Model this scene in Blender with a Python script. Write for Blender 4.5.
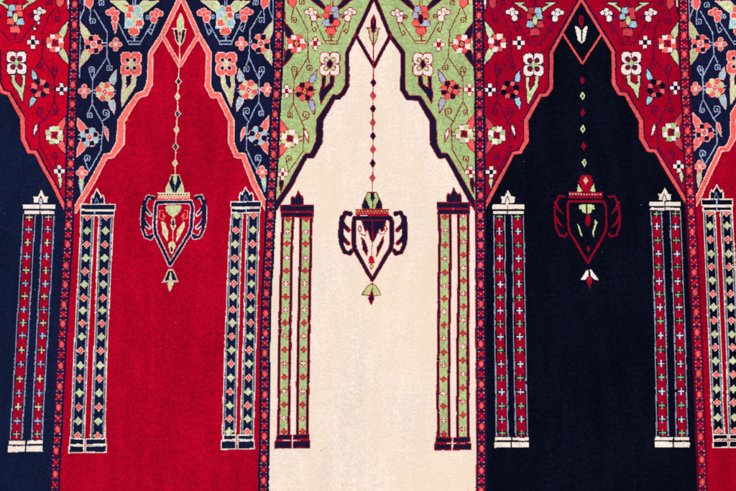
import math, sys
import numpy as np
try:
    import bpy
except ImportError:
    bpy = None

# ------------------------------------------------------------------ camera numbers
# unit of the pattern drawing below: one "stitch unit" (u) = about 3.5 mm of carpet
W0, H0 = 736.0, 491.0
LENS, DIST, TILT = 50.0, 3.6, math.radians(7.2)
KPX = 36.0 / LENS / W0

if bpy:
    scene = bpy.context.scene
    for o in list(bpy.data.objects):
        bpy.data.objects.remove(o, do_unlink=True)
    cam_d = bpy.data.cameras.new('camera')
    cam = bpy.data.objects.new('camera', cam_d)
    scene.collection.objects.link(cam)
    cam_d.lens = LENS; cam_d.sensor_width = 36.0; cam_d.clip_start = 0.05; cam_d.clip_end = 200
    cam.location = (0, -DIST * math.sin(TILT), DIST * math.cos(TILT))
    cam.rotation_euler = (TILT, 0, 0)
    scene.camera = cam
    cam_d.dof.use_dof = True; cam_d.dof.focus_distance = 3.85; cam_d.dof.aperture_fstop = 1.5      # the photograph is very slightly soft
    SUN_EL, SUN_AZ = math.radians(48), math.radians(-38)      # azimuth from +Y towards +X
    w = bpy.data.worlds.new('World'); scene.world = w; w.use_nodes = True
    nt = w.node_tree; nt.nodes.clear()
    out = nt.nodes.new('ShaderNodeOutputWorld'); bg = nt.nodes.new('ShaderNodeBackground')
    sky = nt.nodes.new('ShaderNodeTexSky'); sky.sky_type = 'NISHITA'; sky.sun_disc = False
    sky.sun_elevation = SUN_EL; sky.sun_rotation = SUN_AZ
    bg.inputs['Strength'].default_value = 0.07
    nt.links.new(sky.outputs[0], bg.inputs[0]); nt.links.new(bg.outputs[0], out.inputs[0])
    sd = bpy.data.lights.new('sun', 'SUN'); sd.energy = 3.4; sd.angle = math.radians(4); sd.color = (1.0, 0.945, 0.88)
    so = bpy.data.objects.new('sun', sd); scene.collection.objects.link(so)
    from mathutils import Vector
    sdir = Vector((math.sin(SUN_AZ) * math.cos(SUN_EL), math.cos(SUN_AZ) * math.cos(SUN_EL), math.sin(SUN_EL)))
    so.rotation_euler = sdir.to_track_quat('Z', 'Y').to_euler()
    so.location = sdir * 6
    vs = scene.view_settings
    vs.view_transform = 'Standard'; vs.look = 'None'; vs.gamma = 1.0; vs.use_curve_mapping = False
    vs.exposure = 0.2

# ------------------------------------------------------------------ yarns (sRGB of the dyed wool)
YARN = {
    'red_a':  (200, 2, 38),   'red_b':  (181, 0, 38),  'red_c': (168, 2, 37),  'red_d': (166, 0, 34),
    'cream':  (252, 236, 222), 'navy_a': (18, 27, 56),  'navy_b': (21, 25, 56), 'black': (9, 12, 27),
    'green':  (180, 202, 134), 'lgreen': (206, 216, 158), 'navy_c': (28, 23, 52), 'rosy': (228, 194, 200), 'rosecoral': (234, 90, 88),
    'coral':  (252, 98, 92),  'salmon': (255, 116, 106), 'coral_d': (216, 62, 72),
    'white':  (250, 238, 232), 'blue':  (164, 206, 216), 'pblue': (172, 190, 216), 'line': (166, 178, 206),
    'crimson': (170, 14, 42), 'maroon': (94, 10, 44), 'plum': (40, 18, 56), 'brown': (150, 40, 46),
    'bred':   (204, 14, 42),  'wine':  (96, 6, 42),    'lcream': (244, 222, 190), 'pink': (244, 186, 180),
    'dkred':  (140, 8, 36),   'greyblue': (104, 118, 156), 'tan': (214, 176, 112), 'mint': (130, 186, 140),
    'ink':    (34, 14, 52),   'ivory': (248, 232, 210), 'vdark': (92, 12, 56), 'inkblue': (34, 22, 62), 'deepred': (148, 6, 36), 'grey': (158, 160, 188), 'pale': (206, 220, 232), 'peach': (255, 200, 184),
}
YN = list(YARN); YI = {n: i for i, n in enumerate(YN)}

# ------------------------------------------------------------------ the woven design
SS = 4
PX0, PX1, PY0, PY1 = -118, 854, -52, 606
GW, GH = (PX1 - PX0) * SS, (PY1 - PY0) * SS
COL = np.zeros((GH, GW), np.uint8)
PRT = np.zeros((GH, GW), np.int16)
PARTS = []                       # (name, parent index or -1, label)
CUR = 0

def part(name, parent=-1, label=None):
    global CUR
    PARTS.append((name, parent, label)); CUR = len(PARTS) - 1
    return CUR

def use(p):
    global CUR
    CUR = p

def _box(xs, ys, pad):
    a = int((min(xs) - pad - PX0) * SS); b = int((max(xs) + pad - PX0) * SS) + 2
    c = int((min(ys) - pad - PY0) * SS); d = int((max(ys) + pad - PY0) * SS) + 2
    a, b, c, d = max(a, 0), min(b, GW), max(c, 0), min(d, GH)
    if a >= b or c >= d: return None
    X = (np.arange(a, b) + .5) / SS + PX0; Y = (np.arange(c, d) + .5) / SS + PY0
    return a, b, c, d, X[None, :], Y[:, None]

CLIP = None      # optional mask: only draw where the current ground belongs to these parts

def _put(bx, m, c):
    a, b, c0, d = bx[:4]
    if CLIP is not None:
        ok = [CLIP] + [i for i, q in enumerate(PARTS) if q[1] == CLIP]
        m = m & np.isin(PRT[c0:d, a:b], ok)
    COL[c0:d, a:b][m] = YI[c]; PRT[c0:d, a:b][m] = CUR

def poly(pts, c, edge=None, ew=0.9):
    xs = [p[0] for p in pts]; ys = [p[1] for p in pts]
    bx = _box(xs, ys, 0)
    if bx is not None:
        X, Y = bx[4], bx[5]
        m = np.zeros((bx[3] - bx[2], bx[1] - bx[0]), bool)
        n = len(pts)
        for i in range(n):
            x1, y1 = pts[i]; x2, y2 = pts[(i + 1) % n]
            if y1 == y2: continue
            t = ((y1 > Y) != (y2 > Y)) & (X < (x2 - x1) * (Y - y1) / (y2 - y1) + x1)
            m ^= t
        _put(bx, m, c)
    if edge: line(list(pts) + [pts[0]], ew, edge)

def line(pts, w, c):
    """poly-line; w one width or one per point"""
    w = [max(q, .98) for q in w] if hasattr(w, '__len__') else max(w, .98)
    if not hasattr(w, '__len__'): w = [w] * len(pts)
    for i in range(len(pts) - 1):
        (x1, y1), (x2, y2) = pts[i], pts[i + 1]
        bx = _box([x1, x2], [y1, y2], max(w[i], w[i + 1]))
        if bx is None: continue
        X, Y = bx[4], bx[5]
        dx, dy = x2 - x1, y2 - y1; L = dx * dx + dy * dy + 1e-9
        t = np.clip(((X - x1) * dx + (Y - y1) * dy) / L, 0, 1)
        d2 = (X - x1 - t * dx) ** 2 + (Y - y1 - t * dy) ** 2
        hw = (w[i] + (w[i + 1] - w[i]) * t) / 2
        _put(bx, d2 < hw * hw, c)

def rect(x0, y0, x1, y1, c, edge=None, ew=.9): poly([(x0, y0), (x1, y0), (x1, y1), (x0, y1)], c, edge, ew)

def dia(x, y, rx, ry, c, edge=None, ew=.9): poly([(x, y - ry), (x + rx, y), (x, y + ry), (x - rx, y)], c, edge, ew)

def ell(x, y, rx, ry, c, edge=None, ew=.9, n=10):
    poly([(x + rx * math.cos(k * 2 * math.pi / n), y + ry * math.sin(k * 2 * math.pi / n)) for k in range(n)], c, edge, ew)

def interp(tab, y):
    ys = [t[0] for t in tab]; xs = [t[1] for t in tab]
    return float(np.interp(y, ys, xs)) if ys[0] <= y <= ys[-1] else (
        xs[0] + (y - ys[0]) * (xs[1] - xs[0]) / (ys[1] - ys[0]) if y < ys[0] else
        xs[-1] + (y - ys[-1]) * (xs[-1] - xs[-2]) / (ys[-1] - ys[-2]))

# ---- border strips: centre line (y, x) and heights of the coral lozenges
BORD = [
    ([(0, 75.4), (40, 75.2), (80, 73.4), (122, 72.3), (183, 70.9), (246, 68.0), (340, 62.8), (440, 58.0), (491, 55.6)],
     [5, 25.6, 46.2, 66.6, 85.4, 104.8, 124.3, 143.3, 164, 183.6, 204.4, 225, 244.6, 265.5, 284.8, 304.8, 324, 344.5, 365.5, 386.6, 407.4, 429, 450.5, 473.8, 495.5, 517, 539, 561, 583]),
    ([(0, 279.3), (61, 278.2), (122, 275.2), (183, 272.2), (246, 269.2), (290, 267), (340, 265.3), (440, 264.5), (491, 263.6)],
     [-4.6, 15.6, 36.2, 56, 75.4, 95, 114.8, 135, 155, 175.6, 195.1, 215.6, 235, 254.7, 274.3, 293.5, 313.5, 333.5, 353.3, 373.9, 394.7, 415, 436, 458.4, 480.6, 502, 524, 546, 568, 590]),
    ([(0, 478.3), (61, 478.9), (122, 479.6), (183, 480), (246, 480.4), (340, 480.4), (440, 481.2), (491, 480.9)],
     [-4, 16.2, 36.2, 56.2, 75.4, 94.2, 114, 134.5, 155, 175, 196, 216.2, 235, 245.6, 265.5, 284.5, 304.3, 323.5, 344, 364, 384.4, 405.2, 426.5, 448.2, 470.4, 490.5, 512, 534, 556, 578]),
    ([(0, 682.8), (61, 683.6), (122, 686.3), (183, 688.9), (246, 692.3), (340, 696.9), (440, 700.0), (491, 701.8)],
     [-2, 17.5, 36.2, 55, 74.8, 93, 111.6, 131.4, 151.3, 171, 191.9, 211.9, 231.9, 252.2, 272.6, 292.3, 312.3, 332.7, 353.8, 373.7, 394.3, 414.6, 436.5, 459.1, 481.7, 503, 525, 547, 569]),
]
BX = [lambda y, t=b[0]: interp(t, y) for b in BORD]
bx_all = [lambda y: BX[0](y) * 2 - BX[1](y)] + BX + [lambda y: BX[3](y) * 2 - BX[2](y)]   # one more strip beyond each side
YS = list(range(PY0, PY1 + 1, 12)) + [PY1]

def strip_poly(fa, fb, ya=PY0, yb=PY1):
    ys = [y for y in YS if ya < y < yb]; ys = [ya] + ys + [yb]
    return [(fa(y), y) for y in ys] + [(fb(y), y) for y in reversed(ys)]

FIELD = ['navy_a', 'red_b', 'cream', 'black', 'red_d']
FLAB = ['plain navy blue niche at the left edge of the rug', 'bright red niche between two borders', 'cream niche in the middle of the rug',
        'blue-black niche right of the cream one', 'dark red niche at the right edge of the rug']
fld = []
for i in range(5):
    fld.append(part('niche_field', -1, FLAB[i]))
    poly(strip_poly(bx_all[i], bx_all[i + 1]), FIELD[i])

# ---- arches: right half of niche 0, both halves of 1..3, left half of 4
ARCH = {
    (0, 1): [(-29, -4, 3.4), (-10, 34, 3.4), (-1, 53, 3.4), (-1, 84, 3.4), (3, 92.6, 3.4), (9, 94, 3.2), (23.4, 119, 4.4), (24, 139.5, 4.4), (29.6, 152, 3.6), (36.2, 152.6, 3), (53.7, 185, 3.6), (67, 212, 3.6)],
    (1, 0): [(181.6, -3, 4), (163, 35.7, 4), (151.2, 54, 4), (150.2, 84, 5.2), (146, 93.6, 4.6), (138, 96, 4.6), (121.4, 121.5, 6.4), (120.8, 143.3, 7.2), (112.5, 156, 4.6), (106, 156.5, 4.4), (92, 183, 5), (75, 211, 4.6)],
    (1, 1): [(181.6, -3, 4), (199, 36, 4), (209.5, 54, 4.4), (208.4, 86, 5), (213, 96, 4.8), (219, 95.6, 4.6), (231.4, 121, 5), (231.7, 143.3, 5), (236.5, 155.6, 4.4), (243.6, 155.8, 4.4), (254, 183, 5), (268.5, 211, 4.6)],
    (2, 0): [(374, -3, 3.4), (356.3, 36, 3.2), (347.2, 54, 3.4), (347.3, 86, 3.8), (343.4, 94, 4), (338.8, 98, 4), (334, 97.6, 4), (320, 121, 6), (319.2, 142, 6.4), (312, 156.4, 5), (306.2, 156.2, 4), (291.5, 183, 4.8), (275, 209, 4.8)],
    (2, 1): [(374, -3, 3.4), (390, 36, 3.4), (402.6, 54, 4), (402.6, 90, 4.4), (407.8, 98.4, 4.4), (419.2, 99, 4.4), (432.8, 121.6, 6), (433.2, 144.4, 6.4), (439.6, 156.6, 5), (446.3, 156.2, 4), (461.3, 183, 5), (477, 211, 5)],
    (3, 0): [(580.6, 0, 2.6), (562, 33.6, 2.6), (551.2, 53, 3.4), (550.8, 88, 3.8), (546, 95.2, 3.4), (539.4, 96.2, 3.2), (525.6, 121.5, 4.2), (526.2, 141.4, 4.4), (520, 153, 3.2), (513, 154.4, 2.8), (497.5, 183, 3.6), (482, 212, 3.4)],
    (3, 1): [(580.6, 0, 2.6), (601.4, 33.6, 2.8), (612.4, 52, 3.2), (613.4, 84.5, 3.8), (618.6, 94, 3.4), (625, 94.8, 3.2), (640.4, 121.5, 4.4), (640.8, 138.5, 4.4), (647.6, 150.8, 3.2), (654.8, 151.4, 2.8), (673.7, 183, 3.6), (688, 207, 3.4)],
    (4, 0): [(786, -4, 4), (766, 34, 4), (753, 53, 4), (752, 86, 4), (747, 94, 4), (743, 96, 4), (732.6, 115, 5.4), (732.2, 138, 5.4), (726, 149.4, 4), (719.4, 149.6, 4), (697, 199, 4.6), (691, 209, 4.4)],
}
SPG = ['red_a', 'navy_b', 'green', 'red_c', 'navy_b']
SPLAB = {0: 'red spandrel with black vines', 1: 'navy spandrel with pale vines', 2: 'light green spandrel with brown vines',
         3: 'deep red spandrel with dark vines', 4: 'navy spandrel with pale vines'}
spd = {}
for (n, s), pts in ARCH.items():
    spd[(n, s)] = part('spandrel', -1, SPLAB[n])
    f = bx_all[n] if s == 0 else bx_all[n + 1]
    yb = pts[-1][1]
    ys = [y for y in YS if y < yb] + [yb]
    poly([(pts[0][0], PY0)] + [(p[0], p[1]) for p in pts] + [(f(y), y) for y in reversed(ys)], SPG[n])

def band(pts, c, edge, grow):
    P = [(p[0], p[1]) for p in pts]; Wd = [p[2] for p in pts]
    line(P, [x + grow for x in Wd], edge); line(P, [x - (.3 if edge != 'peach' else .7) for x in Wd], c)

VLEG = {1: ((163.4, 36.5), (180, 66.5), (198.6, 36.5)), 2: ((356.6, 37), (374.3, 67.6), (389.8, 37)), 3: ((562.3, 34.6), (581.8, 64.2), (601.2, 34.6))}
AST = {0: ('coral', 'crimson', 'navy_a'), 1: ('salmon', 'peach', 'peach'), 2: ('navy_c', 'crimson', 'crimson'), 3: ('rosecoral', 'crimson', 'black'), 4: ('coral', 'peach', 'peach')}
for n in range(5):
    p = part('arch_band', fld[n])
    c, e, e2 = AST[n]
    for s in (0, 1):
        if (n, s) not in ARCH: continue
        pts = ARCH[(n, s)]
        if n in (0, 3):            # dark line on the spandrel side
            P = [(q[0] + (-1 if s == 0 else 1) * 1.9 * .8, q[1] - .9) for q in pts]
            line(P, 3.2 if n == 3 else 3.4, 'plum')
        band(pts, c, e, 1.2 if n in (1, 2, 4) else .2)
        if n in (1, 4):            # pale outline runs along both sides, coral between
            band(pts, c, e, 1.3)
        if n == 1 or n == 4:
            pass
    if n in VLEG:
        a, b, d = VLEG[n]
        wv = {1: 2.9, 2: 2.7, 3: 1.9}[n]
        line([a, b, d], wv + (1.2 if n != 3 else .2), e); line([a, b, d], wv - .2, c)

# ---- palettes of the spandrel flowers
# out = outline yarn, v = vine, f1/f2/f3 petal pairs, lf leaf yarns, c cross petals
PAL = {
    0: dict(out='inkblue', v='vdark', f1=('white', 'salmon', 'crimson'), f2=('navy_b', 'salmon', 'crimson'), f3=('white', 'lgreen', 'crimson'), c=('white', 'navy_b'), c3=('white', 'navy_b'), bud='coral', lf='lgreen', lf2='blue', lf3='coral', w='white', wi='crimson', wc='green', big='lgreen', L='white',
            vs=('coral', 'blue', 'lgreen')),
    1: dict(out='pink', v='line', f1=('salmon', 'navy_b', 'red_a'), f2=('lgreen', 'coral', 'red_a'), f3=('blue', 'navy_b', 'red_a'), c=('salmon', 'lcream'), c3=('salmon', 'lcream'), bud='coral', lf='lgreen', lf2='blue', lf3='salmon', w='coral', wi='navy_b', wc='lgreen', big='lgreen', L='salmon',
            vs=('coral', 'blue', 'lgreen')),
    2: dict(out='crimson', v='brown', f1=('coral', 'white', 'tan'), f2=('navy_c', 'coral', 'tan'), f3=('white', 'lgreen', 'navy_c'), c=('white', 'crimson'), c3=('white', 'crimson'), bud='coral', lf='navy_b', lf2='pblue', lf3='coral', w='white', wi='lgreen', wc='navy_b', big='navy_b', L='white',
            vs=('coral', 'pblue', 'navy_b')),
    3: dict(out='inkblue', v='vdark', f1=('white', 'coral', 'crimson'), f2=('black', 'coral', 'crimson'), f3=('white', 'green', 'crimson'), c=('white', 'black'), c3=('white', 'black'), bud='coral_d', lf='lgreen', lf2='blue', lf3='coral_d', w='white', wi='dkred', wc='green', big='lgreen', L='white',
            vs=('coral_d', 'blue', 'lgreen')),
}
PAL[4] = dict(PAL[1]); PAL[4].update(f1=('coral', 'navy_b', 'red_a'), f2=('lgreen', 'coral', 'red_a'), f3=('coral', 'navy_b', 'red_a'), lf='green')

def petal8(x, y, a, b, cen, out, rx=8.2, ry=8.4, rot=0, ground=None):
    """round flower of eight square petals round a small lozenge"""
    P8 = []
    for k in range(8):
        t = math.radians(22.5 + 45 * k)
        P8.append((x + 6.4 * math.cos(t), y + 6.6 * math.sin(t), a if (k + rot) % 2 == 0 else b, k))
    big = 2.5
    for px, py, c, k in P8: ell(px, py, big + 1.15, big + 1.15, out, n=8)
    ell(x, y, 5, 5, out if not ground else ground, n=8)
    if ground:
        line([(x - 3.4, y - 3.4), (x + 3.4, y + 3.4)], .98, out); line([(x + 3.4, y - 3.4), (x - 3.4, y + 3.4)], .98, out)
    for px, py, c, k in P8:
        r = big
        if (k + rot) % 2 and b == 'coral' and a in ('navy_b', 'black'): r = 1.9
        if (k + rot) % 2 == 0 and a in ('navy_b', 'black') and ground: r = 2.7
        t = .35 * (1 if k % 2 else -1)
        poly([(px - r, py - r + t), (px + r - t, py - r), (px + r, py + r - t), (px - r + t, py + r)], c)
    if ground: return
    dia(x, y, 2.8, 3.8, out); dia(x, y, 2.1, 3.0, cen)
    dia(x, y, .8, 1.2, 'white' if cen not in ('tan', 'crimson', 'navy_c') else 'brown')

def cross4(x, y, c, cen, out, r=4.1, p=2.15):
    for dx, dy in ((r - .6, 0), (-r + .6, 0), (0, r), (0, -r)):
        ell(x + dx, y + dy, p + .8, p + .8, out, n=8)
    rect(x - 2, y - 2, x + 2, y + 2, out)
    for dx, dy in ((r - .6, 0), (-r + .6, 0), (0, r), (0, -r)):
        rect(x + dx - p * .85, y + dy - p * .85, x + dx + p * .85, y + dy + p * .85, c)
    ell(x, y, 1.25, 1.5, cen, n=6)

def spiral(x, y, m, c, w=.85, r=2.6):
    line([(x - m * r * .8, y + r), (x - m * r, y + r * .2), (x - m * r * .9, y - r * .7), (x - m * r * .3, y - r), (x + m * r * .8, y - r), (x + m * r, y - r * .4), (x + m * r, y + r * .5), (x + m * r * .5, y + r * .9), (x - m * r * .1, y + r * .8), (x - m * r * .2, y), (x + m * r * .2, y - r * .1)], w, c)

WIDE = ((0, .8), (.25, 1), (.5, .82), (.78, .36), (1, 0))

def wflower(x, y, P, hx=9.6, hy=11):
    """square four-lobed flower"""
    o, c = P['out'], P['w']
    for gx, cc in ((.9, o), (0, c)):
        for sx in (-1, 1):
            for sy in (-1, 1):
                q = [(x + sx * .6, y + sy * (hy - 1.6)), (x + sx * 2.6, y + sy * hy), (x + sx * (hx - 2), y + sy * hy), (x + sx * hx, y + sy * (hy - 2.4)), (x + sx * hx, y + sy * 3.0), (x + sx * (hx - 2), y + sy * .7), (x, y)]
                if cc == o: line(q[:-1], 2.0, o)
                else: poly(q, c)
    # inner hollow lobes
    for sx in (-1, 1):
        for sy in (-1, 1):
            ell(x + sx * 3.5, y + sy * 4.1, 2.9, 3.0, o, n=8)
            ell(x + sx * 3.5, y + sy * 4.1, 1.9, 2.0, P['wi'], n=8)
    for sg in (-1, 1):
        line([(x, y + sg * (hy - .6)), (x, y + sg * (hy - 3.4))], 1.0, o); line([(x + sg * (hx - .4), y), (x + sg * 4.4, y)], 1.1, o)
    dia(x, y, 3.6, 5.4, o); dia(x, y, 2.8, 4.6, P['wc'])

def blossom(x, y, m, P, alt=False):
    """little plus-shaped bloom above a square calyx; m = +1 leans to the right"""
    o = P['out']; c = 'white' if P['w'] in ('white', 'ivory') else P['w']
    L = [(-3.6 * m, -2.6, 2.4, 2.0), (0, -4.4, 2.2, 2.4), (1.2 * m, -1.2, 2.6, 2.4), (2.6 * m, 3.4, 2.7, 2.9), (4.2 * m, -2.2, 1.8, 1.8)]
    for dx, dy, a, b in L: ell(x + dx, y + dy, a + 1.3, b + 1.3, o, n=8)
    for dx, dy, a, b in L:
        ell(x + dx, y + dy, a + .9, b + .9, o, n=8); ell(x + dx, y + dy, a + .3, b + .3, c, n=8)
    dx, dy, a, b = L[3]; rect(x + dx - a * .85, y + dy - b * .85, x + dx + a * .85, y + dy + b * .85, c)

def leaf(base, tip, w, c, out, bend=0.0, prof=((0, .35), (.2, .9), (.42, 1), (.7, .55), (1, 0))):
    bx_, by = base; tx, ty = tip
    dx, dy = tx - bx_, ty - by; L = math.hypot(dx, dy); nx, ny = -dy / L, dx / L
    q = []
    for t, k in prof: q.append((bx_ + dx * t + nx * (w * k / 2 + bend * t * (1 - t) * 4), by + dy * t + ny * (w * k / 2 + bend * t * (1 - t) * 4)))
    for t, k in reversed(prof[:-1]): q.append((bx_ + dx * t + nx * (-w * k / 2 + bend * t * (1 - t) * 4), by + dy * t + ny * (-w * k / 2 + bend * t * (1 - t) * 4)))
    poly(q, c, out, .8)

def vase(x, y0, m, P, n):
    """bouquet of square blooms on a small foot; y0 = top"""
    o = P['out'] if n not in (1, 4) else 'lcream'
    a, b, c = P['vs']
    h = 29.0
    B = {'g': [(-3.2, 2.6, 3.2, 3.2, a if m > 0 else b), (3.4, 2.6, 3.4, 3.2, b if m > 0 else a), (-5.4, 8.6, 2.8, 3.0, a if m > 0 else b), (4.6, 8.6, 3.2, 3.0, b if m > 0 else a),
               (-4.8, 16.4, 3.6, 3.4, b if m > 0 else a), (5, 16.4, 3.8, 3.4, a if m > 0 else b), (0, 24, 5.0, 4.2, a)]}['g']
    ol = 'crimson' if n == 2 else ('plum' if n in (0, 3) else 'pblue')
    if n in (1, 4):
        poly([(x - 9, y0 + 4), (x + 8, y0 - 1), (x + 9, y0 + 14), (x + 8, y0 + 22), (x - 10, y0 + 22)], 'blue')
    if n in (1, 4): ol = 'ivory'
    for dx, dy, rx, ry, cc in B:
        ell(x + dx, y0 + dy, rx + 1.0, ry + 1.0, ol, n=8)
    for dx, dy, rx, ry, cc in B:
        poly([(x + dx - rx * .9, y0 + dy - ry * .8), (x + dx + rx * .6, y0 + dy - ry), (x + dx + rx, y0 + dy + ry * .4), (x + dx + rx * .7, y0 + dy + ry * .9), (x + dx - rx, y0 + dy + ry * .8)], cc)
    ell(x, y0 + 12.4, 3.0, 5.6, ol, n=8); ell(x, y0 + 12.4, 2.3, 4.9, c, n=8)
    # scalloped lower cup
    for k in (-3.4, -1.2, 1.2, 3.4): line([(x + k, y0 + 19.6), (x + k, y0 + 21.4)], .7, ol)
    v = P['v']
    line([(x, y0 + 28.4), (x, y0 + 34)], 1.4, v if n != 2 else 'crimson')
    line([(x - 3, y0 + 30.2), (x + 3, y0 + 30.2)], .8, v)
    line([(x - 5.2, y0 + 34.2), (x + 5.2, y0 + 34.2)], 1.1 if n in (0, 3) else .9, v if n != 2 else 'crimson')
    line([(x - 5.8, y0 + 37.2), (x + 5.8, y0 + 37.2)], 1.1 if n in (0, 3) else .9, v if n != 2 else 'crimson')

# feature positions of every half spandrel, read off the carpet
SP = {
 (0,1): dict(A=(61,3), B=(50.5,3), v1=[(56,10),(50.5,16),(43.2,33),(42.6,58)], sa=(58,20.6), F1=(55.6,43.7), C1=(33.6,43), V=(16.2,5.5), K=[(40.5,15,-1),(-9,16,1)], ks=[(36.5,29),(-4,31)], Wf=(17.5,63.5),
     lv=((23.7,104),(13.9,76),(23.8,76)), S=[(55.6,69),(40.6,66.6)], j=(55,78.5), k=(55,101), C2=(62,89.8), F2=(41,88.7), b=((36,80),(32.6,68.6),(35,98),(30,109)), T=[(56,113),(40.6,111.6)], v2=[(46,121),(39.7,124),(40.6,147),(54,170)], F3=(55,135.7), L=(36,131), S5=(55.4,156.4), C3=(60,171.4), lf=(60.8,178,60.8,191), ed=69.6),
 (1,0): dict(A=(89.6,3.6), B=(102,3.6), v1=[(94.6,10.6),(107.5,33),(107.7,58)], sa=(93.4,22), F1=(94,45), C1=(116.3,45), V=(134.8,7), K=[(113.2,16,1),(157,17,-1)], ks=[None,(151.6,32)], Wf=(131.6,64.6),
     lv=((122.3,107),(125.2,78),(134.6,78)), S=[(92,70.4),(110,69)], j=(92.7,80.4), k=(92.5,104.7), C2=(84.6,91.6), F2=(105.2,92.3), b=((112,84),(116.6,71),(111.6,101),(114.7,114)), T=[(90.2,116),(106.5,113.5)], v2=[(102,122),(103.6,126),(101.5,150.7),(89.6,171)], F3=(90,137.6), L=(107,134), S5=(87.7,158.4), C3=(82.4,173), lf=(82,180,82,193), ed=80.8),
 (1,1): dict(A=(265.4,4), B=(256,3), v1=[(262,12),(250.4,31),(249,58)], sa=(262,21), F1=(261,44.4), C1=(241.6,44.4), V=(226,7), K=[(247,15.6,-1),(204.2,16.4,1)], ks=[(243,29.4),(209,32.5)], Wf=(226.3,64.6),
     lv=((232.2,107.4),(223.4,78),(232.6,78)), S=[(262,70.4),(246.9,69.5)], j=(259.4,79.8), k=(259,103), C2=(267,90.4), F2=(248.5,90.4), b=((242,81.6),(239.6,69.5),(241.6,98.6),(237.2,112)), T=[(261.6,114),(246.6,111.6)], v2=[(248.5,122),(247,126),(246.6,149),(256.6,170.5)], F3=(258.2,136.4), L=(243,134), S5=(258.5,158.2), C3=(262.4,172.6), lf=(263.8,179,265,192), ed=273.2),
 (2,0): dict(A=(292.6,3), B=(302,2.4), v1=[(296.7,8.5),(307.7,31),(308.4,58)], sa=(294.6,21), F1=(296.5,44.4), C1=(315.5,44.4), V=(331.3,7), K=[(311,15.4,1),(350,16,-1)], ks=[(314,30),(347,32)], Wf=(330,64.8),
     lv=((320.3,105),(324.6,78),(332.6,78.5)), S=[(294.6,70.4),(309.6,68.7)], j=(294.6,80), k=(293.4,104), C2=(286.8,91.6), F2=(305,92.3), b=((311,84),(317.2,70.2),(310.5,101),(314.6,116)), T=[(290.2,116),(306,115.4)], v2=[(301.5,122),(304,126),(303,152),(289,172.4)], F3=(290,138.9), L=(306.7,136), S5=(289,159.5), C3=(282.8,174.4), lf=(282,181,281,193), ed=284.6),
 (2,1): dict(A=(463.8,3.6), B=(452.4,3), v1=[(460,9.4),(449.4,32),(448,58)], sa=(463,21), F1=(461.5,45), C1=(438.5,45.2), V=(420.9,7), K=[(443.7,15.6,-1),(397,16.8,1)], ks=[(440,30),(402.5,34)], Wf=(422.6,65.2),
     lv=((432,105),(420,78.5),(429,79.5)), S=[(463,70.4),(445,68.5)], j=(462.5,78.5), k=(462.5,102), C2=(469,90.4), F2=(449.7,90.4), b=((443.7,83),(437.6,70),(443,99),(439.4,113.8)), T=[(465,113),(448,112)], v2=[(453,122),(450.6,126),(451.9,150.7),(465,173)], F3=(463.7,134.5), L=(446.3,135.7), S5=(465.6,159.5), C3=(470.2,173), lf=(471,181,473,194), ed=473.4),
 (3,0): dict(A=(491.9,4.2), B=(502.5,2.8), v1=[(497,10),(501,13),(510,32.5),(510.6,58)], sa=(494.4,20.8), F1=(496.9,43.7), C1=(518.5,43.7), V=(534.6,8), K=[(511.6,15.4,1),(557.2,16,-1)], ks=[(516,29.5),(550,30.6)], Wf=(533.2,65.2),
     lv=((527,107),(527.8,79),(536.4,78.5)), S=[(497,68.5),(512.5,67)], j=(497,78.5), k=(497,101), C2=(489.7,90.4), F2=(509.7,90.4), b=((516.6,82.5),(519.2,69.6),(516.4,98.4),(519.8,110.8)), T=[(494.4,113),(510,111.6)], v2=[(507,122),(509.6,126),(510,148),(498,170)], F3=(496.6,136), L=(513.4,132), S5=(495.8,157), C3=(490.8,172.8), lf=(490.4,180,490.4,191), ed=484.4),
 (3,1): dict(A=(670,5), B=(660,3), v1=[(665,11),(662,14),(653.7,32.5),(653,58)], sa=(667.5,22.5), F1=(666.9,44.4), C1=(644.7,43), V=(627.8,8), K=[(650.6,16,-1),(606.2,16,1)], ks=[(647,28),(612,30)], Wf=(630.6,63.8),
     lv=((637.8,101),(628,76.4),(637.8,76.4)), S=[(668,68.5),(652,67)], j=(667.5,77), k=(668.7,98.5), C2=(675,88.5), F2=(655.6,89), b=((649.6,80.4),(646,68),(650,97),(646,107)), T=[(670,111),(654.4,109.7)], v2=[(660,120),(656.4,125),(656.8,147),(671,166)], F3=(670.4,132.6), L=(652.7,131), S5=(671,152.8), C3=(677.9,167), lf=(680,174,681.4,186), ed=677.2),
 (4,0): dict(A=(695,5), B=(706,5.2), v1=[(700,12),(712,33),(713.4,56)], sa=(698.4,22.5), F1=(700,44.4), C1=(720,44.7), V=(738.4,7), K=[(714.4,16,1),(761,16,-1)], ks=[(718.4,30.6),(755,31)], Wf=(736.4,63),
     lv=((730,104.4),(732,76),(741,76)), S=[(699.6,69.7),(717,68)], j=(701.7,77), k=(702.7,100), C2=(694.6,89), F2=(714,88.5), b=((720.4,80),(723.6,68),(721,96),(725.2,110)), T=[(701.5,111),(716.5,109.7)], v2=[(713,119),(715.4,122),(716.4,144),(704,165)], F3=(703.8,133), L=(718.4,129.6), S5=(702,154), C3=(699,167), lf=(698.8,174,697.6,188), ed=688.6),
}
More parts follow.
